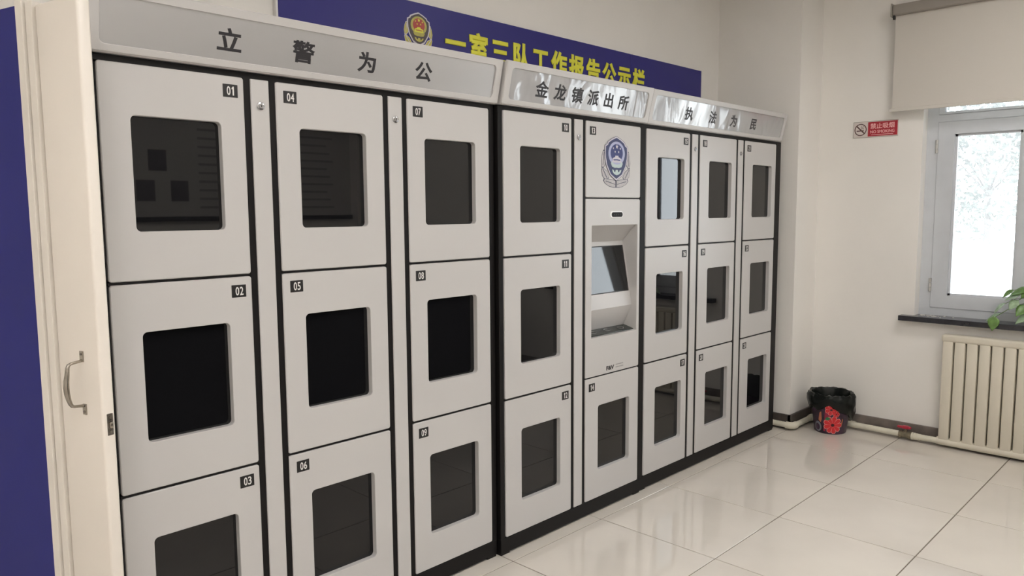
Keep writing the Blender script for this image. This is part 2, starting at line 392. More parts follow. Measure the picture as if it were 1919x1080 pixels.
# ------------------------------------------------------------------ emblems (layers of flat cut shapes)
def star(cx, cz, r, rot=0.0, kx=1.0):
    return [(cx + kx * (r if i % 2 == 0 else r * 0.42) * math.sin(rot + math.pi * i / 5), cz + (r if i % 2 == 0 else r * 0.42) * math.cos(rot + math.pi * i / 5)) for i in range(10)]
def ellipse(cx, cz, rx, rz, n=32):
    return [(cx + rx * math.cos(2 * math.pi * i / n), cz + rz * math.sin(2 * math.pi * i / n)) for i in range(n)]
def emblem(cx, ztop, w, h, y, parent, C):
    """police shield: units u in -1..1 across, v 0 (top) .. 1 (bottom)"""
    def W(P): return [(cx + u * w / 2, ztop - v * h) for u, v in P]
    def mir(P): return P + [(-u, v) for u, v in reversed(P) if abs(u) > 1e-6]
    L = 0.0006
    def lay(name, P, k, m): return obj(name, prism(W(P), y - L * (k + 1), y - L * k), m, parent)
    upper = [(0.72, 0.27), (0.86, 0.28), (0.95, 0.38), (1.0, 0.50), (0.96, 0.62), (0.84, 0.63), (0.70, 0.55)]
    mid = [(0.93, 0.60), (0.98, 0.66), (0.92, 0.78), (0.76, 0.84), (0.55, 0.84), (0.45, 0.80), (0.62, 0.68)]
    low = [(0.80, 0.82), (0.86, 0.87), (0.72, 0.93), (0.45, 0.98), (0.20, 1.0), (0.0, 1.0), (0.0, 0.86), (0.30, 0.84)]
    for s in (1, -1):
        for k, P in enumerate((upper, mid, low)):
            lay('emblem_leaf_edge', [(s * u * 1.0, v) for u, v in P], 0 + k * 0.2, C['edge'])
            mu = sum(u for u, v in P) / len(P); mv = sum(v for u, v in P) / len(P)
            lay('emblem_leaf', [(s * (mu + (u - mu) * 0.88), mv + (v - mv) * 0.86) for u, v in P], 1.0 + k * 0.2, C['leaf'])
            # vein
            (ua, va), (ub, vb) = ((0.80, 0.32), (0.90, 0.58)) if k == 0 else ((0.60, 0.81), (0.90, 0.65)) if k == 1 else ((0.05, 0.93), (0.72, 0.88))
            lay('emblem_vein', [(s * ua, va), (s * (ua + 0.03), va + 0.008), (s * ub, vb), (s * (ub - 0.03), vb - 0.012)], 2.0 + k * 0.2, C['edge'])
    sh = mir([(0.0, 0.0), (0.30, 0.05), (0.56, 0.11), (0.62, 0.16), (0.76, 0.19), (0.78, 0.30), (0.76, 0.42), (0.66, 0.58), (0.40, 0.76), (0.0, 0.86)])
    def inner(f, dv): return [(u * f, 0.40 + (v - 0.40) * dv) for u, v in sh]
    lay('emblem_shield_outline', inner(1.03, 1.02), 3.0, C['edge'])
    lay('emblem_shield_border', inner(0.995, 0.995), 4.0, C['border'])
    lay('emblem_shield', inner(0.925, 0.93), 5.0, C['shield'])
    lay('emblem_ring', ellipse(0, 0.335, 0.56, 0.235), 6.0, C['ring'])
    lay('emblem_disc', ellipse(0, 0.325, 0.41, 0.175), 7.0, C['disc'])
    kx = (w / 2) / h
    for su, sv, r in ((0, 0.20, 0.050), (-0.24, 0.235, 0.026), (0.24, 0.235, 0.026), (-0.12, 0.30, 0.026), (0.12, 0.30, 0.026)):
        P = star(0, 0, r * h)
        obj('emblem_star', prism([(cx + su * w / 2 + px, ztop - sv * h + pz) for px, pz in P], y - L * 9, y - L * 8), C['star'], parent)
    gate = mir([(0.0, 0.375), (0.10, 0.375), (0.12, 0.405), (0.18, 0.41), (0.30, 0.435), (0.28, 0.45), (0.26, 0.475), (0.32, 0.485), (0.32, 0.51), (0.0, 0.51)])
    lay('emblem_gate', gate, 8.0, C['star'])
    lay('emblem_gate_eave', mir([(0.0, 0.445), (0.24, 0.452), (0.20, 0.47), (0.0, 0.465)]), 9.0, C['disc'])
    lay('emblem_ribbon', mir([(0.0, 0.55), (0.20, 0.535), (0.36, 0.49), (0.40, 0.53), (0.32, 0.595), (0.14, 0.612), (0.0, 0.608)]), 8.0, C['ribbon'])
    lay('emblem_wall', mir([(0.0, 0.65), (0.07, 0.65), (0.10, 0.695), (0.17, 0.69), (0.20, 0.655), (0.32, 0.645), (0.27, 0.70), (0.15, 0.74), (0.0, 0.755)]), 8.0, C['ribbon'])

# ------------------------------------------------------------------ lockers
Z0, ZTOP, GAP = 0.0755, 1.866, 0.0083
HD = (ZTOP - Z0 - 2 * GAP) / 3
GLASS_Y = 0.0215
def number_plate(door, txt, x, z, yo):
    """small black plate, x = left edge, z = top"""
    obj('number_plate', panel(x, x + 0.046, z - 0.038, z, yo - 0.0008, yo + 0.001, 0.001, 0.0003), 'plate_black', door)
    for k, c in enumerate(txt):
        w = 0.0115; x0 = x + 0.012 + k * 0.0135
        if c == '1':
            xr = x0 + 0.0085; zt, zb = z - 0.006, z - 0.032
            obj('digit', prism([(xr, zt), (xr - 0.0032, zt), (xr - 0.0068, zt - 0.0045), (xr - 0.0068, zt - 0.0085), (xr - 0.0042, zt - 0.0065), (xr - 0.0042, zb), (xr, zb)], yo - 0.0012, yo - 0.0006), 'digit_white', door)
        else: letter('digit', c, (x0, x0 + w, z - 0.032, z - 0.006), on_y(yo - 0.0006), 'digit_white', door, bevel=0.014, thick=0.0006)

def locker_door(root, x0, w, z0, z1, yo, num, side, glass, margin):
    """glass=True cuts the rounded opening and sets a dark pane behind it"""
    hole = None
    if glass: hole = (x0 + margin, x0 + margin + 0.2545, z0 + 0.1365, z0 + 0.4540)
    d = obj('door', panel(x0, x0 + w, z0, z1, yo, yo + 0.025, 0.008, 0.0025, hole, 0.014), 'locker_white', root, smooth=35)
    if glass:
        hx0, hx1, hz0, hz1 = hole
        obj('glass_pane', box(hx0 - 0.006, hx1 + 0.006, yo + GLASS_Y, yo + GLASS_Y + 0.003, hz0 - 0.006, hz1 + 0.006), 'dark_glass', d)
    px = x0 + w - 0.0195 - 0.046 if side == 'R' else x0 + 0.026
    number_plate(d, num, px, z1 - 0.024, yo)
    return d

def lock_strip(root, xc, yo):
    s = obj('lock_strip', panel(xc - 0.030, xc + 0.030, Z0, ZTOP, yo, yo + 0.025, 0.003, 0.002), 'locker_white', root, smooth=35)
    z = 1.787
    obj('lock_ring', tube([(xc, yo + 0.001, z), (xc, yo - 0.003, z), (xc, yo - 0.004, z)], [0.0125, 0.0125, 0.011], 20), 'lock_chrome', s, smooth=40)
    obj('lock_core', tube([(xc, yo - 0.003, z), (xc, yo - 0.006, z)], [0.0075, 0.007], 16), 'lock_chrome', s, smooth=40)
    obj('keyhole', box(xc - 0.001, xc + 0.001, yo - 0.0065, yo - 0.005, z - 0.004, z + 0.004), 'plate_black', s)

def header(root, x0, x1, yo, chars, film, zb=1.885):
    yb, yt, zt = yo - 0.020, yo - 0.058, 2.050
    V = Vector((0, yt - yb, zt - zb)); ln = V.length; V.normalize(); Nn = Vector((0, -V.z, V.y)); Nn = Vector((0, -V.z, V.y))
    if Nn.y > 0: Nn = -Nn
    O = Vector((0, yb, zb))
    def pl(a, b, d): return tuple(O + Vector((a, 0, 0)) + V * b + Nn * d)
    # hood behind the front frame
    prof = [(yb + 0.012, zb), (yt + 0.012, zt - 0.002), (yo + 0.40, zt - 0.002), (yo + 0.40, zb)]
    hv = [(x, y, z) for x in (x0 + 0.002, x1 - 0.002) for y, z in prof]
    hf = [(0, 1, 2, 3), (7, 6, 5, 4)] + [(i, (i + 1) % 4, 4 + (i + 1) % 4, 4 + i) for i in range(4)]
    h = obj('header', (hv, hf), 'locker_white', root)
    m = 0.033
    hole = (x0 + m, x1 - m, 0.021, ln - 0.026)
    Pv, Pf = panel(x0, x1, 0, ln, 0, 0.013, 0.004, 0.003, hole, 0.016)
    obj('header_frame', ([pl(x, z, -y) for x, y, z in Pv], Pf), 'locker_white', h, smooth=35)
    Bv, Bf = box(hole[0] - 0.006, hole[1] + 0.006, 0.0055, 0.0085, hole[2] - 0.006, hole[3] + 0.006)
    obj('header_panel', ([pl(x, z, -y) for x, y, z in Bv], Bf), 'header_film' if film else 'header_silver', h)
    for c, a0, a1 in chars:
        letter('character', c, (a0, a1, 0.046, 0.112), lambda a, b, d: pl(a, b, -0.0056 + d), 'lettering_black', h, CJK, bevel=0.026, thick=0.0012)
    return h

def carcass(root, x0, x1, yo, stiles, mull, rails, cavity=None):
    yf, yb = yo + 0.0255, yo + 0.40
    for xa, xb in stiles: obj('stile', bbox(xa, xb, yo + 0.003, yf + 0.004, Z0 - 0.004, 1.8835, 0.0015, 1), 'locker_black', root)
    obj('rail', box(x0 + 0.001, x1 - 0.001, yo + 0.004, yf + 0.004, ZTOP + 0.001, 1.8838), 'locker_black', root)
    for xa, xb in mull: obj('stile', box(xa + 0.0006, xb - 0.0006, yo + 0.004, yf + 0.004, Z0 - 0.002, ZTOP + 0.001), 'locker_black', root)
    for xa, xb, za, zb in rails: obj('rail', box(xa - 0.002, xb + 0.002, yo + 0.005, yf + 0.004, za + 0.0006, zb - 0.0006), 'locker_black', root)
    if cavity:
        a0, a1, c0, c1 = cavity; yc = yo + 0.11
        obj('body', join(box(x0, x1, yc, yb, 0.018, 1.884), box(x0, a0, yf, yc, 0.018, 1.884), box(a1, x1, yf, yc, 0.018, 1.884),
            box(a0, a1, yf, yc, 0.018, c0), box(a0, a1, yf, yc, c1, 1.884)), 'locker_black', root)
    else:
        obj('body', bbox(x0, x1, yf, yb, 0.018, 1.884, 0.002, 1), 'locker_black', root)
    obj('plinth', bbox(x0 + 0.001, x1 - 0.001, yo + 0.003, yf + 0.01, 0.008, Z0 - 0.003, 0.0015, 1), 'locker_black', root)
    for fx in (x0 + 0.004, x1 - 0.054):
        for fy0, fy1 in ((yo + 0.006, yo + 0.09), (yb - 0.09, yb - 0.004)):
            obj('foot', box(fx, fx + 0.05, fy0, fy1, 0.0, 0.019), 'locker_black', root)

def three_column(x0, yo, nums, label, chars, film, xl, xr, mar, hx):
    root = thing('storage_locker', label, 'locker', (x0, yo, 0))
    w, s = 0.4084, 0.1047
    mull, rails = [], []
    for c in range(3):
        xd = x0 + c * (w + s)
        if c < 2: mull += [(xd + w, xd + w + s / 2 - 0.030), (xd + w + s / 2 + 0.030, xd + w + s)]
        for r in (1, 2): rails.append((xd, xd + w, ZTOP - r * (HD + GAP), ZTOP - r * (HD + GAP) + GAP))
    carcass(root, xl, xr, yo, ((xl, x0 - 0.004), (x0 + 3 * w + 2 * s + 0.004, xr)), mull, rails)
    for c in range(3):
        xd = x0 + c * (w + s)
        for r in range(3):
            z1 = ZTOP - r * (HD + GAP)
            locker_door(root, xd, w, z1 - HD, z1, yo, nums[c * 3 + r], 'R' if c == 0 else 'L', True, mar)
        if c < 2: lock_strip(root, xd + w + s / 2, yo)
    header(root, hx[0], hx[1], yo, chars, film)
    return root

three_column(0.0, 0.0, ['%02d' % i for i in range(1, 10)], 'white three-column locker with doors 01 to 09 beside the cream door',
             [('立', 0.318, 0.392), ('警', 0.560, 0.634), ('为', 0.801, 0.875), ('公', 1.043, 1.117)], False, -0.030, 1.464, 0.079, (-0.030, 1.466))
lk3 = three_column(2.5222, -0.0096, ['%02d' % i for i in range(15, 24)], 'white three-column locker with doors 15 to 23 nearest the window wall',
             [('执', 2.826, 2.900), ('法', 3.070, 3.144), ('为', 3.305, 3.379), ('民', 3.542, 3.616)], True, 2.4935, 4.030, 0.100, (2.496, 3.985))
obj('side_bracket', bbox(4.0295, 4.040, 0.03, 0.06, 1.58, 1.87, 0.001, 1), 'locker_black', lk3)
obj('side_bracket', bbox(4.0295, 4.040, 0.03, 0.06, 0.04, 0.46, 0.001, 1), 'locker_black', lk3)

# middle locker with the terminal
yo = -0.0171; x2 = 1.4996; w2 = 0.4286; s2 = 0.1024
root = thing('storage_locker', 'narrower white locker with touch screen and police emblem, doors 10 to 14', 'locker', (x2, yo, 0))
carcass(root, 1.4705, 2.4885, yo, ((1.4705, x2 - 0.004), (x2 + 2 * w2 + s2 + 0.004, 2.4885)),
        [(x2 + w2, x2 + w2 + s2 / 2 - 0.030), (x2 + w2 + s2 / 2 + 0.030, x2 + w2 + s2)],
        [(x2, x2 + w2, ZTOP - r * (HD + GAP), ZTOP - r * (HD + GAP) + GAP) for r in (1, 2)] + [(x2 + w2 + s2, x2 + 2 * w2 + s2, 1.5135, 1.520), (x2 + w2 + s2, x2 + 2 * w2 + s2, 0.669, 0.6755)], (2.066, 2.447, 0.850, 1.400))
for r in range(3):
    z1 = ZTOP - r * (HD + GAP)
    locker_door(root, x2, w2, z1 - HD, z1, yo, str(10 + r), 'R', True, 0.0975)
lock_strip(root, x2 + w2 + s2 / 2, yo)
xk = x2 + w2 + s2
d13 = locker_door(root, xk, w2, 1.520, ZTOP, yo, '13', 'L', False, 0)
emblem(2.2565, 1.808, 0.232, 0.241, yo, d13, dict(edge='emblem_outline', leaf='emblem_silver', border='emblem_pale', shield='emblem_shield',
       ring='emblem_ring', disc='emblem_navy', star='emblem_pale', ribbon='emblem_mint'))
locker_door(root, xk, w2, Z0, 0.669, yo, '14', 'L', True, 0.0975)
header(root, 1.472, 2.4885, yo, [('金', 1.661, 1.735), ('龙', 1.777, 1.851), ('镇', 1.892, 1.966), ('派', 2.004, 2.078), ('出', 2.118, 2.192), ('所', 2.232, 2.306)], True)
kx0, kx1, kz0, kz1 = 2.075, 2.438, 0.861, 1.389
kp = obj('kiosk_panel', panel(xk, xk + w2, 0.6755, 1.5135, yo, yo + 0.0135, 0.008, 0.0025, (kx0, kx1, kz0, kz1), 0.003), 'locker_white', root, smooth=35,
         label='white terminal panel with sloping screen recess')
prof = [(yo + 0.014, kz1 + 0.001), (yo + 0.090, 1.308), (yo + 0.086, 1.290), (yo + 0.032, 0.987), (yo + 0.072, 0.900), (yo + 0.080, 0.878), (yo + 0.014, kz0 - 0.001)]
V = [(x, y, z) for x in (kx0 - 0.002, kx1 + 0.002) for y, z in prof]; n = len(prof)
F = [(i, i + 1, n + i + 1, n + i) for i in range(n - 1)]
# carcass side cheeks of the recess
cheek = lambda x: [(x, yo + 0.014, kz1 + 0.001), (x, yo + 0.090, kz1 + 0.001), (x, yo + 0.090, kz0 - 0.001), (x, yo + 0.014, kz0 - 0.001)]
for x in (kx0 - 0.0015, kx1 + 0.0015):
    o = len(V); V += cheek(x); F.append((o, o + 1, o + 2, o + 3))
rc = obj('recess_housing', (V, F), 'locker_white', kp)
sd = rc.modifiers.new('thickness', 'SOLIDIFY'); sd.thickness = 0.002; sd.offset = 0
# screen lies on the slope between (0.086,1.290) and (0.032,0.987)
S0 = Vector((0, yo + 0.086, 1.290)); SV = Vector((0, -0.054, -0.303)).normalized(); SN = Vector((0, -0.303, 0.054)).normalized()
if SN.y > 0: SN = -SN
def scr(a, b, d): return tuple(S0 + Vector((a, 0, 0)) + SV * b + SN * d)
Bv, Bf = bbox(kx0 + 0.012, kx1 - 0.010, -0.004, 0.0, 0.004, 0.236, 0.001, 1)
obj('screen_bezel', ([scr(x, z, -y - 0.001) for x, y, z in Bv], Bf), 'plate_black', kp)
Bv, Bf = box(kx0 + 0.017, kx1 - 0.026, 0.0, 0.001, 0.009, 0.231)
obj('screen', ([scr(x, z, 0.0035 + y) for x, y, z in Bv], Bf), 'panel_screen_black', kp)
T0, T1 = Vector((0, yo + 0.076, 0.8795)), Vector((0, yo + 0.016, 0.8635))
TV = (T1 - T0).normalized(); TN = Vector((0, -TV.z, TV.y)); TN = TN if TN.z > 0 else -TN
tl = (T1 - T0).length
Bv, Bf = bbox(kx0 + 0.003, kx1 - 0.004, 0.0, tl, 0, 0.004, 0.001, 1)
obj('scanner_tray', ([tuple(T0 + Vector((x, 0, 0)) + TV * y + TN * z) for x, y, z in Bv], Bf), 'tray_black', kp)
for k in range(3):     # grey rings painted in for reflections on the tray
    cxk = kx0 + 0.07 + k * 0.11
    Rv, Rf = tube([(cxk + 0.020 * math.cos(t * math.pi / 10), 0.030 + 0.013 * math.sin(t * math.pi / 10), 0.0045) for t in range(21)], 0.0010, 6)
    obj('reflection_ring', ([tuple(T0 + Vector((x, 0, 0)) + TV * y + TN * z) for x, y, z in Rv], Rf), 'logo_grey', kp)
obj('camera_surround', panel(2.213, 2.314, 1.4235, 1.4565, yo - 0.003, yo + 0.002, 0.0145, 0.002), 'surround_white', kp, smooth=40)
obj('camera_window', panel(2.222, 2.309, 1.4285, 1.4505, yo - 0.0045, yo - 0.001, 0.010, 0.001), 'locker_black', kp, smooth=40)
for k in range(4):
    obj('camera_lens', tube([(2.242 + k * 0.016, yo - 0.0044, 1.4395), (2.242 + k * 0.016, yo - 0.005, 1.4395)], 0.0035, 12), 'plate_black', kp)
letter('logo', 'F&V', (2.191, 2.254, 0.690, 0.711), on_y(yo), 'lettering_black', kp, bevel=0.05, thick=0.0006)
for z, xe in ((0.707, 2.328), (0.694, 2.330)):
    for k in range(9):
        xs = 2.266 + k * (xe - 2.266) / 9
        obj('logo_small_print', box(xs, xs + (xe - 2.266) / 9 * 0.72, yo - 0.0006, yo, z, z + 0.005), 'logo_grey', kp)

# ------------------------------------------------------------------ blue signboard on the back wall
bn = thing('wall_signboard', 'long blue signboard with gold badge and yellow raised characters above the lockers', 'signboard', (2.3, 0.5, 1.9))
for xa, xb in ((0.8, 3.0685), (3.0715, 3.862)):
    obj('board_panel', bbox(xa, xb, 0.480, 0.499, 1.80, 2.372, 0.002, 1), 'banner_blue', bn)
obj('edge_strip', bbox(3.8625, 3.872, 0.478, 0.4995, 1.80, 2.374, 0.001, 1), 'digit_white', bn)
obj('edge_strip', bbox(0.790, 0.7995, 0.478, 0.4995, 1.80, 2.374, 0.001, 1), 'digit_white', bn)
for k, c in enumerate('一室三队工作报告公示栏'):
    xa = 1.631 + k * 0.1456
    letter('character', c, (xa, xa + 0.116, 2.170, 2.293), on_y(0.4815), 'letter_yellow', bn, (0.04, 0.96, -0.08, 0.86), thick=0.008, bevel=0.042)
eb = obj('badge', prism(ellipse(1.473, 2.245, 0.05, 0.06), 0.4785, 0.4805), 'emblem_dark', bn)
emblem(1.473, 2.328, 0.160, 0.166, 0.4795, eb, dict(edge='emblem_pale', leaf='gold', border='emblem_pale', shield='emblem_dark',
       ring='gold', disc='emblem_red', star='letter_yellow', ribbon='gold'))

# ------------------------------------------------------------------ window
FM = []
for ya, yb in ((WY0, -0.778), (-1.48, -1.525), (-2.255, WY1)): FM.append(box(4.535, 4.60, yb, ya, 0.789, WZ1))
for ya, yb in ((-0.778, -1.48), (-1.525, -2.255)):
    for za, zb in ((0.789, 0.838), (1.985, 2.028), (2.32, WZ1)): FM.append(box(4.535, 4.60, yb, ya, za, zb))
win = struct('window_1', join(*FM), 'window_paint', 'grey-white painted casement window above the radiator', 'window')
def sash(y0, y1, z0, z1, st, sb, stp, x=4.53, b=0.014):
    s = obj('sash', join(box(x, x + 0.045, y0 - st, y0, z0, z1), box(x, x + 0.045, y1, y1 + st, z0, z1), box(x, x + 0.045, y1 + st, y0 - st, z0, z0 + sb), box(x, x + 0.045, y1 + st, y0 - st, z1 - stp, z1),
            # sloping glazing beads
            ), 'window_paint', win)
    gy0, gy1, gz0, gz1 = y0 - st, y1 + st, z0 + sb, z1 - stp
    obj('glazing_bead', join(box(x + 0.012, x + 0.03, gy0 - b, gy0, gz0, gz1), box(x + 0.012, x + 0.03, gy1, gy1 + b, gz0, gz1),
        box(x + 0.012, x + 0.03, gy1, gy0, gz0, gz0 + b), box(x + 0.012, x + 0.03, gy1, gy0, gz1 - b, gz1)), 'window_paint', s)
    obj('glass_pane', box(x + 0.020, x + 0.024, gy1, gy0, gz0, gz1), 'window_glass', s)
    return s
s1 = sash(-0.780, -1.315, 0.840, 1.983, 0.092, 0.078, 0.076)
s2_ = sash(-1.320, -1.478, 0.840, 1.983, 0.035, 0.078, 0.076)
s3 = sash(-1.527, -2.253, 0.840, 1.983, 0.098, 0.078, 0.076)
for ya, yb in ((-0.780, -1.478), (-1.527, -2.253)): sash(ya, yb, 2.030, 2.318, 0.03, 0.012, 0.03, b=0.004)
for z in (1.837, 0.981):
    for dz in (-0.028, 0.0, 0.028):
        obj('hinge', tube([(4.526, -0.776, z + dz - 0.0125), (4.526, -0.776, z + dz + 0.0125)], 0.008, 10), 'hinge_metal', s1, smooth=40)
sl = tag(obj('window_sill', bbox(4.385, 4.70, -2.34, -0.640, 0.757, 0.789, 0.003, 2), 'sill_stone'), 'polished black stone window sill above the radiator', 'window sill')
chips = []
for i in range(70):
    y = -0.735 - abs(random.gauss(0, 0.07)); x = 4.50 - abs(random.gauss(0, 0.035)) + 0.02; s = random.uniform(0.001, 0.0045)
    chips.append(bbox(x - s, x + s * 0.7, y - s, y + s, 0.789, 0.789 + s * 0.6, s * 0.1, 1))
fl = tag(obj('paint_flakes', join(*chips), 'paint_chip'), 'white flaked paint crumbs in the corner of the black sill', 'paint flakes'); fl['kind'] = 'stuff'

# roller blind
bl = thing('roller_blind', 'beige roller blind half lowered over the window', 'blind', (4.38, -1.5, 2.05))
obj('cassette', bbox(4.345, 4.415, -2.50, -0.540, 2.632, 2.694, 0.008, 3), 'blind_metal', bl, smooth=40)
obj('end_bracket', bbox(4.340, 4.45, -0.540, -0.532, 2.622, 2.702, 0.002, 1), 'blind_metal', bl)
obj('chain_clip', bbox(4.350, 4.362, -0.556, -0.544, 2.606, 2.632, 0.002, 1), 'plate_black', bl)
obj('fabric', box(4.3795, 4.3815, -2.49, -0.553, 2.07, 2.66), 'blind_fabric', bl)
obj('bottom_bar', bbox(4.374, 4.387, -2.495, -0.538, 2.054, 2.075, 0.003), 'blind_fabric', bl)

# no smoking sign
ns = thing('no_smoking_sign', 'red and white no smoking sign on the wall left of the window', 'sign', (RX, -0.435, 1.966))
NX = RX
obj('sign_plate', bbox(NX - 0.004, NX, -0.574, -0.300, 1.914, 2.016, 0.001, 1), 'sign_white', ns)
def onx(a, b, d): return (NX - 0.004 - d, -a, b)        # a runs right = -y
def xprism(P, d0, d1):
    V, F = prism(P, 0, 1); n = len(P)
    return [onx(x, z, d1) if y == 0 else onx(x, z, d0) for x, y, z in V], F
obj('sign_border', join(xprism([(0.300, 1.914), (0.574, 1.914), (0.574, 1.916), (0.300, 1.916)], 0, 0.0006), xprism([(0.300, 2.014), (0.574, 2.014), (0.574, 2.016), (0.300, 2.016)], 0, 0.0006),
    xprism([(0.300, 1.914), (0.302, 1.914), (0.302, 2.016), (0.300, 2.016)], 0, 0.0006)), 'sign_border', ns)
obj('red_field', xprism([(0.391, 1.920), (0.569, 1.920), (0.569, 2.010), (0.391, 2.010)], 0, 0.0008), 'sign_red', ns)
for k, c in enumerate('禁止吸烟'):
    letter('character', c, (0.406 + k * 0.037, 0.441 + k * 0.037, 1.966, 2.002), lambda a, b, d: onx(a, b, 0.0008 + d), 'sign_print', ns, CJK, bevel=0.014, thick=0.0006)
letter('words', 'NO SMOKING', (0.406, 0.552, 1.938, 1.957), lambda a, b, d: onx(a, b, 0.0008 + d), 'sign_print', ns, bevel=0.014, thick=0.0006)
obj('small_print', xprism([(0.412, 1.9275), (0.545, 1.9275), (0.545, 1.9305), (0.412, 1.9305)], 0.0008, 0.0012), 'sign_print', ns)
cx, cz, R1, R0 = 0.345, 1.965, 0.038, 0.0325
P = []
nn = 40; V = []; F = []
for i in range(nn):
    t = 2 * math.pi * i / nn
    for rr in (R1, R0): 
        for d in (0.0, 0.0008): V.append(onx(cx + rr * math.cos(t), cz + rr * math.sin(t), d))
for i in range(nn):
    j = (i + 1) % nn; a, b = i * 4, j * 4
    F += [(a + 1, b + 1, b + 3, a + 3), (a, b, b + 1, a + 1), (a + 2, a + 3, b + 3, b + 2)]
obj('prohibition_ring', (V, F), 'sign_dark', ns)
q = 0.0026
obj('prohibition_bar', xprism([(cx - 0.025 - q, cz + 0.025 - q), (cx - 0.025 + q, cz + 0.025 + q), (cx + 0.025 + q, cz - 0.025 + q), (cx + 0.025 - q, cz - 0.025 - q)], 0, 0.001), 'sign_dark', ns)
obj('cigarette', xprism([(cx - 0.024, cz - 0.010), (cx + 0.020, cz - 0.010), (cx + 0.020, cz - 0.003), (cx - 0.024, cz - 0.003)], 0, 0.0012), 'sign_dark', ns)
for k in range(2):
    pts = [onx(cx + 0.006 + k * 0.010 + 0.004 * math.sin(t * 1.1 + k), cz + 0.002 + t * 0.0035, 0.0005) for t in range(7)]
    obj('smoke_curl', tube(pts, 0.0012, 6), 'sign_dark', ns)

# ------------------------------------------------------------------ radiator and pipes
rd = thing('radiator', 'cream column radiator under the window sill', 'radiator', (4.38, -1.5, 0))
pitch = 0.0648; ncol = 18; ry0 = -0.906; rend = ry0 - pitch * ncol + 0.006
colshape = bbox(-0.028, 0.028, -0.0285, 0.0285, 0.048, 0.672, 0.008, 2)
cme = None
for k in range(ncol):
    yc = ry0 - 0.0295 - k * pitch
    if cme is None:
        o = obj('column', colshape, 'radiator_cream', rd, smooth=40); cme = o.data; o.matrix_parent_inverse = rd.matrix_world.inverted()
        o.location = (4.385, yc, 0)
    else:
        o = bpy.data.objects.new('column', cme); COL.objects.link(o); o.parent = rd; o.matrix_parent_inverse = rd.matrix_world.inverted(); o.location = (4.385, yc, 0)
obj('top_header', bbox(4.352, 4.420, rend - 0.004, ry0 + 0.006, 0.655, 0.700, 0.014, 4), 'radiator_cream', rd, smooth=50)
obj('bottom_header', tube([(4.378, ry0 + 0.008, 0.038), (4.378, rend - 0.005, 0.038)], 0.0245, 18), 'radiator_cream', rd, smooth=40)
obj('gap_shade_sheet', box(4.397, 4.401, rend, ry0, 0.06, 0.67), 'radiator_gap_shade', rd)  # dark sheet standing in for the shade between the columns
for yk in (-1.0, -1.9):
    obj('wall_bracket', bbox(4.40, 4.4495, yk - 0.015, yk + 0.015, 0.56, 0.60, 0.002, 1), 'radiator_cream', rd)
    obj('wall_bracket', bbox(4.40, 4.4495, yk - 0.015, yk + 0.015, 0.10, 0.14, 0.002, 1), 'radiator_cream', rd)

pp = thing('heating_pipe', 'cream heating pipe with red-handled valve along the skirting', 'pipe', (4.3, -0.12, 0))
PR = 0.0185; pz = 0.033
pa = (4.085, 0.30, pz); c1 = (4.085, -0.118, pz); c2 = (4.400, -0.118, pz)
obj('pipe_run', tube([pa, (4.085, -0.095, pz)], PR, 16), 'pipe_cream', pp, smooth=40)
obj('elbow', join(tube([(4.085, -0.072, pz)] + arc(c1, (4.085, -0.092, pz), (4.111, -0.118, pz)) + [(4.131, -0.118, pz)], PR + 0.005, 16)), 'pipe_cream', pp, smooth=40)
obj('pipe_run', tube([(4.12, -0.118, pz), (4.380, -0.118, pz)], PR, 16), 'pipe_cream', pp, smooth=40)
obj('elbow', tube([(4.354, -0.118, pz)] + arc(c2, (4.374, -0.118, pz), (4.400, -0.144, pz)) + [(4.400, -0.170, pz)], PR + 0.005, 16), 'pipe_cream', pp, smooth=40)
obj('pipe_run', tube([(4.400, -0.15, pz), (4.385, -0.685, pz)], PR, 16), 'pipe_cream', pp, smooth=40)
obj('coupling', tube([(4.399, -0.375, pz), (4.398, -0.405, pz)], PR + 0.004, 16), 'pipe_cream', pp, smooth=40)
vb = obj('valve_body', join(tube([(4.385, -0.680, pz), (4.385, -0.697, pz)], 0.0245, 8), tube([(4.385, -0.697, pz), (4.384, -0.735, pz)], [0.020, 0.020], 16),
       tube([(4.384, -0.735, pz), (4.384, -0.752, pz)], 0.0245, 8), tube([(4.385, -0.716, pz + 0.01), (4.385, -0.716, pz + 0.044)], 0.010, 12)), 'valve_brass', pp)
obj('valve_handle', join(bbox(4.374, 4.396, -0.748, -0.668, pz + 0.040, pz + 0.053, 0.004, 2), bbox(4.371, 4.399, -0.735, -0.697, pz + 0.038, pz + 0.057, 0.005, 2)), 'valve_red', pp, smooth=40, label='red lever handle')
obj('threaded_sleeve', join(*[tube([(4.384, -0.754 - k * 0.013, pz), (4.384, -0.764 - k * 0.013, pz)], 0.0235 - k * 0.001, 16) for k in range(4)]), 'pipe_cream', pp, smooth=40)
obj('pipe_run', tube([(4.384, -0.75, pz), (4.380, -0.905, pz + 0.003)], PR, 16), 'pipe_cream', pp, smooth=40)

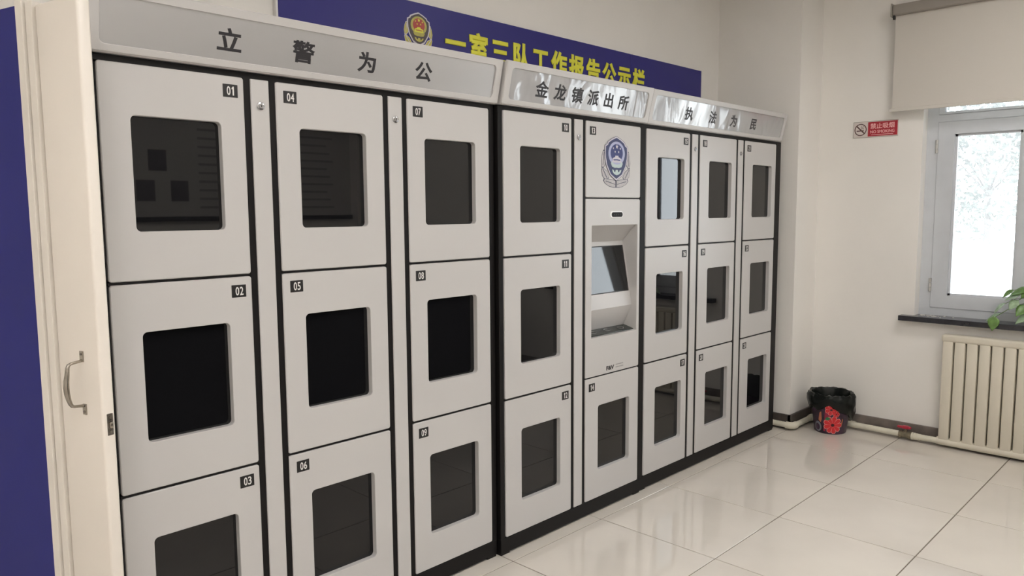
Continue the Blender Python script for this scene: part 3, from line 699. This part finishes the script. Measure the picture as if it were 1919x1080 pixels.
# ------------------------------------------------------------------ waste bin with bag
BX, BYY = 4.262, -0.292
bin_o = thing('waste_bin', 'small dark waste bin printed with red flowers in the corner', 'bin', (BX, BYY, 0))
rb, rtp, hb = 0.098, 0.128, 0.255
obj('bin_body', lathe([(0.0, 0.0), (rb - 0.006, 0.0), (rb, 0.006), (rtp, hb), (rtp - 0.004, hb), (rb - 0.006, 0.010), (0.0, 0.010)], 40, (BX, BYY, 0)), 'bin_body', bin_o, smooth=40)
def on_bin(a, h, d):       # a = angle about the axis (radians), h height, d lift
    r = rb + (rtp - rb) * h / hb + 0.0008 + d
    return (BX + r * math.cos(a), BYY + r * math.sin(a), h)
FACE = math.atan2(-2.208 - BYY, -0.7015 - BX)
def decal(name, pts, d, m):
    """outline in (metres round the bin to the right as seen, height) mapped onto the cone"""
    V = [on_bin(FACE + x / 0.112, z, d) for x, z in pts]; c = (sum(p[0] for p in pts) / len(pts), sum(p[1] for p in pts) / len(pts))
    V2 = [on_bin(FACE + x / 0.112, z, d - 0.0006) for x, z in pts]
    n = len(V); cv = on_bin(FACE + c[0] / 0.112, c[1], d)
    return obj(name, (V + V2 + [cv], [(i, (i + 1) % n, 2 * n) for i in range(n)] + [(i, (i + 1) % n, n + (i + 1) % n, n + i) for i in range(n)]), m, bin_o)
def petal_flower(cx, cz, r, np_, m, em):
    for k in range(np_):
        a0 = 2 * math.pi * k / np_
        for f, mm, d in ((1.0, em, 0.0006), (0.90, m, 0.0014)):
            P = []
            for t, rr in ((-0.5, 0.16), (-0.52, 0.55), (-0.46, 0.85), (-0.2, 1.0), (0.2, 1.0), (0.46, 0.85), (0.52, 0.55), (0.5, 0.16)):
                a = a0 + t * f * 2 * math.pi / np_; q = r * rr * (0.94 if f < 1 else 1)
                P.append((cx + q * math.cos(a), cz + q * math.sin(a)))
            decal('petal' if f < 1 else 'petal_edge', P, d, mm)
    decal('flower_centre', ellipse(cx, cz, r * 0.18, r * 0.18, 12), 0.0022, 'flower_centre')
decal('print_patch', [(-0.045, 0.02), (-0.03, 0.19), (0.03, 0.205), (0.00, 0.12), (0.01, 0.0 + 0.012)], 0.0003, 'flower_maroon')
petal_flower(0.016, 0.066, 0.060, 9, 'flower_red', 'flower_edge')
petal_flower(0.004, 0.168, 0.038, 7, 'flower_red', 'flower_edge')
petal_flower(0.034, 0.140, 0.022, 6, 'flower_red', 'flower_edge')
decal('leaf_print', [(-0.032, 0.105), (-0.02, 0.118), (-0.004, 0.115), (0.0, 0.104), (-0.015, 0.096), (-0.028, 0.097)], 0.0016, 'leaf_print')
decal('print_patch', [(-0.078, 0.09), (-0.068, 0.14), (-0.056, 0.15), (-0.054, 0.10), (-0.062, 0.075)], 0.0008, 'print_orange')
decal('print_patch', ellipse(-0.085, 0.045, 0.028, 0.034, 18), 0.0008, 'print_grey')
decal('print_patch', ellipse(-0.088, 0.042, 0.018, 0.022, 18), 0.0014, 'bin_body')
decal('print_patch', [(-0.082, 0.175), (-0.074, 0.198), (-0.066, 0.182), (-0.050, 0.200), (-0.054, 0.165), (-0.07, 0.16)], 0.0008, 'print_grey')
decal('print_patch', [(0.076, 0.05), (0.084, 0.10), (0.078, 0.11), (0.070, 0.07)], 0.0008, 'print_orange')
brnd = random.Random(11); JIT = [[brnd.uniform(-1, 1) for _ in range(44)] for _ in range(9)]
def wob(i, a):
    k = (0.05, 0.05, 0.045, 0.045, 0.04, 0.05, 0.02, 0.0, 0.0)[i]; rel = a - FACE
    j = JIT[i][int(round(a / (2 * math.pi) * 44)) % 44]
    q = 1 + k * (0.55 * math.sin(5 * a + i * 0.9) + 0.35 * math.sin(9 * a - i * 1.3) + 0.75 * j)
    hang = 0.0
    if i <= 2: hang = (-0.075 * max(0, math.sin(rel - 0.15)) - 0.02 * max(0, -math.sin(rel)) + 0.020 * max(0, math.cos(rel)) + 0.010 * math.sin(6 * a)) * (1 - i * 0.3)
    return (q, hang + (0.007 * j if i < 6 else 0))
bag = obj('bin_bag', lathe([(0.128, 0.168), (0.141, 0.188), (0.147, 0.215), (0.145, 0.242), (0.137, 0.262), (0.122, 0.262), (0.112, 0.230), (0.098, 0.10), (0.0, 0.06)], 44, (BX, BYY, 0), wob),
          'bag_black', bin_o, smooth=38, label='black plastic bag folded over the rim')

# ------------------------------------------------------------------ trailing plant on the sill
PX, PY, PZ = 4.47, -1.44, 0.789
pt = thing('potted_plant', 'trailing green pothos plant at the right end of the black sill', 'plant', (PX, PY, PZ))
obj('pot', lathe([(0.0, 0.0), (0.050, 0.0), (0.055, 0.006), (0.068, 0.11), (0.072, 0.115), (0.072, 0.125), (0.064, 0.125), (0.060, 0.105), (0.0, 0.105)], 32, (PX, PY, PZ)), 'pot_white', pt, smooth=40)
obj('soil', lathe([(0.0, 0.107), (0.061, 0.107), (0.061, 0.100), (0.0, 0.100)], 24, (PX, PY, PZ)), 'soil', pt)
def leaf_shape(base, tip, wid, nrm, droop=0.15):
    base, tip, nrm = Vector(base), Vector(tip), Vector(nrm); ax = tip - base; L = ax.length; ax.normalize()
    nrm = (nrm - ax * nrm.dot(ax)).normalized(); sd = ax.cross(nrm)
    rows = [(0.0, 0.10), (0.06, 0.62), (0.18, 0.93), (0.34, 1.0), (0.52, 0.88), (0.70, 0.62), (0.86, 0.30), (1.0, 0.02)]
    V, F = [], []
    for t, k in rows:
        for q in (-1, -0.5, 0, 0.5, 1):
            back = -0.10 * L if (t < 0.03 and abs(q) == 1) else 0
            p = base + ax * (t * L + back * abs(q)) + sd * (q * k * wid / 2) + nrm * (0.10 * wid * abs(q) * k - droop * L * t * t)
            V.append(tuple(p))
    for i in range(len(rows) - 1):
        for j in range(4): F.append((i * 5 + j, i * 5 + j + 1, (i + 1) * 5 + j + 1, (i + 1) * 5 + j))
    return V, F
LEAVES = [  # base, tip, width, normal, pale?
    ((4.375, -1.165, 0.825), (4.360, -1.160, 0.748), 0.060, (-1, -0.2, 0.25), 0),
    ((4.405, -1.185, 0.842), (4.410, -1.105, 0.800), 0.050, (-0.4, 0.3, 0.9), 1),
    ((4.400, -1.205, 0.905), (4.395, -1.150, 0.850), 0.045, (-0.5, 0.5, 0.7), 1),
    ((4.400, -1.275, 0.960), (4.385, -1.205, 0.935), 0.052, (-0.45, 0.1, 0.9), 1),
    ((4.410, -1.320, 0.995), (4.400, -1.225, 0.968), 0.070, (-0.5, 0.1, 0.85), 0),
    ((4.390, -1.270, 0.930), (4.360, -1.235, 0.880), 0.055, (-0.9, 0.2, 0.4), 1),
    ((4.400, -1.335, 1.000), (4.360, -1.290, 0.955), 0.060, (-0.8, 0.1, 0.6), 0),
    ((4.400, -1.310, 0.900), (4.350, -1.275, 0.850), 0.060, (-0.9, 0.0, 0.4), 0),
    ((4.395, -1.330, 0.850), (4.360, -1.270, 0.805), 0.050, (-0.8, 0.1, 0.6), 1),
    ((4.430, -1.370, 1.010), (4.420, -1.300, 1.020), 0.065, (-0.6, 0.1, 0.8), 0),
    ((4.420, -1.400, 0.990), (4.350, -1.380, 0.960), 0.065, (-0.7, -0.1, 0.7), 0),
    ((4.430, -1.440, 0.960), (4.350, -1.450, 0.920), 0.065, (-0.7, -0.1, 0.7), 0),
    ((4.470, -1.490, 0.980), (4.420, -1.560, 0.960), 0.065, (-0.4, -0.3, 0.8), 0),
    ((4.480, -1.420, 1.020), (4.500, -1.360, 1.050), 0.060, (-0.6, 0.0, 0.8), 0),
    ((4.410, -1.240, 0.985), (4.400, -1.190, 0.945), 0.040, (-0.6, 0.3, 0.7), 0),
]
for bs, tp, wd, nm, pale in LEAVES:
    o = obj('leaf', leaf_shape(bs, tp, wd, nm), 'leaf_pale' if pale else 'leaf_green', pt, smooth=60)
    sm = o.modifiers.new('thickness', 'SOLIDIFY'); sm.thickness = 0.0008
    b = Vector(bs); root_p = Vector((PX - 0.02, PY + 0.02, PZ + 0.10)); mid = (b + root_p) / 2 + Vector((-0.01, 0.0, 0.05))
    obj('stem', tube([tuple(root_p), tuple((root_p + mid) / 2 + Vector((0, 0, 0.015))), tuple(mid), tuple((mid + b) / 2 + Vector((0, 0, 0.012))), tuple(b)], 0.0018, 6), 'stem_green', pt, smooth=60)

# ------------------------------------------------------------------ rest of the room: unseen lamps added for light, dark desk added for reflections, posters seen mirrored
ROWS = (('nearest the lockers', -1.75), ('towards the opposite wall', -3.95))
COLS = (('far left', -3.0), ('left', -1.0), ('right', 1.0), ('far right', 3.0))
for (rn, y), (cn, x) in [(r, c) for r in ROWS for c in COLS]:
    cl = thing('added_ceiling_light', 'unseen square ceiling light panel added for the room light at the %s, in the row %s' % (cn, rn), 'ceiling light', (x, y, CZ), 'added unseen ceiling light panels')  # out of view; added to light the room
    h = 0.30
    obj('frame', join(box(x - h, x + h, y - h, y - h + 0.012, CZ - 0.012, CZ), box(x - h, x + h, y + h - 0.012, y + h, CZ - 0.012, CZ),
        box(x - h, x - h + 0.012, y - h, y + h, CZ - 0.012, CZ), box(x + h - 0.012, x + h, y - h, y + h, CZ - 0.012, CZ)), 'lamp_frame', cl)
    obj('diffuser', box(x - h + 0.012, x + h - 0.012, y - h + 0.012, y + h - 0.012, CZ - 0.009, CZ - 0.002), 'lamp_diffuser', cl)

dk = thing('added_dark_desk', 'unseen long black desk added to darken reflections in the locker panes', 'desk', (2.2, -3.0, 0))  # out of view; added so the middle panes mirror something dark
obj('front_panel', bbox(0.55, 4.05, -2.64, -2.61, 0.03, 0.74, 0.003), 'desk_black', dk)
obj('worktop', bbox(0.50, 4.10, -3.40, -2.58, 0.74, 0.775, 0.004), 'desk_black', dk)
for x in (0.55, 4.02): obj('side_panel', bbox(x, x + 0.03, -3.38, -2.64, 0.0, 0.74, 0.003), 'desk_black', dk)
for i, (xa, xb) in enumerate(((1.55, 2.95), (3.05, 4.35))):
    ps = thing('wall_poster', ('pale notice poster with photographs on the opposite wall', 'pale notice poster with lines of print on the opposite wall')[i], 'poster', ((xa + xb) / 2, FY, 1.4))
    obj('paper', bbox(xa, xb, FY, FY + 0.012, 1.42, 2.50, 0.002, 1), 'poster_paper', ps)
    obj('rail', bbox(xa - 0.01, xb + 0.01, FY, FY + 0.03, 1.375, 1.42, 0.002, 1), 'poster_rail', ps)
    if i == 0:
        for px, pz in ((2.10, 1.86), (1.98, 1.57), (2.30, 1.57)):
            obj('photograph', box(px, px + 0.17, FY + 0.012, FY + 0.014, pz, pz + 0.20), 'poster_photo', ps)
    for k in range(11):
        xs, xe = (2.58, 2.88) if i == 0 else (3.30, 4.12)
        obj('text_line', box(xs, xe - 0.04 * (k % 3), FY + 0.012, FY + 0.0135, 1.50 + k * 0.085, 1.522 + k * 0.085), 'poster_line', ps)

# ------------------------------------------------------------------ outdoors
struct('outdoor_ground', box(RX + 0.26, 40, -30, 30, -0.5, -0.4), 'outdoor_paving', 'pale paving outside the window', 'ground')
def tree(name, label, x, y, zc, rad, n, seed):
    rnd = random.Random(seed)
    t = thing(name, label, 'tree', (x, y, -0.4), 'trees outside the window')
    obj('trunk', tube([(x, y, -0.4), (x + 0.05, y, zc - rad * 0.6), (x, y + 0.05, zc)], [0.045, 0.035, 0.015], 10), 'tree_bark', t, smooth=50)
    for k in range(6):
        a = k * 1.05 + seed; obj('branch', tube([(x, y, zc - rad * 0.5), (x + 0.5 * rad * math.cos(a), y + 0.5 * rad * math.sin(a), zc + 0.1 * rad), (x + 0.7 * rad * math.cos(a), y + 0.7 * rad * math.sin(a), zc + 0.5 * rad * math.sin(k * 2.1))], [0.014, 0.010, 0.005], 6), 'tree_bark', t)
    V, F = [], []
    cl = []
    for k in range(70):
        while True:
            p = Vector((rnd.uniform(-1, 1), rnd.uniform(-1, 1), rnd.uniform(-0.7, 1)))
            if p.length < 1: break
        cl.append(p * rad)
    for k in range(n):
        c = rnd.choice(cl); p = Vector((x, y, zc)) + c + Vector((rnd.gauss(0, 0.16), rnd.gauss(0, 0.16), rnd.gauss(0, 0.13))) * rad
        u = Vector((rnd.gauss(0, 1), rnd.gauss(0, 1), rnd.gauss(0, 1))).normalized(); v = u.orthogonal().normalized(); s = rnd.uniform(0.04, 0.075)
        o = len(V); V += [tuple(p - u * s), tuple(p + v * s * 0.5), tuple(p + u * s), tuple(p - v * s * 0.5)]; F.append((o, o + 1, o + 2, o + 3))
    me = bpy.data.meshes.new('foliage'); me.from_pydata(V, [], F); me.materials.append(MATS['tree_leaf'])
    o = bpy.data.objects.new('foliage', me); COL.objects.link(o); o.parent = t; o.matrix_parent_inverse = t.matrix_world.inverted(); o['kind'] = 'stuff'
tree('garden_tree', 'washed-out leafy tree directly outside the left window pane', 11.0, 0.35, 2.35, 1.45, 7500, 3)
tree('garden_tree', 'washed-out leafy tree further right outside the window', 12.5, -3.6, 2.6, 1.7, 7500, 5)

bpy.data.objects.remove(_fo); bpy.data.curves.remove(_fc)
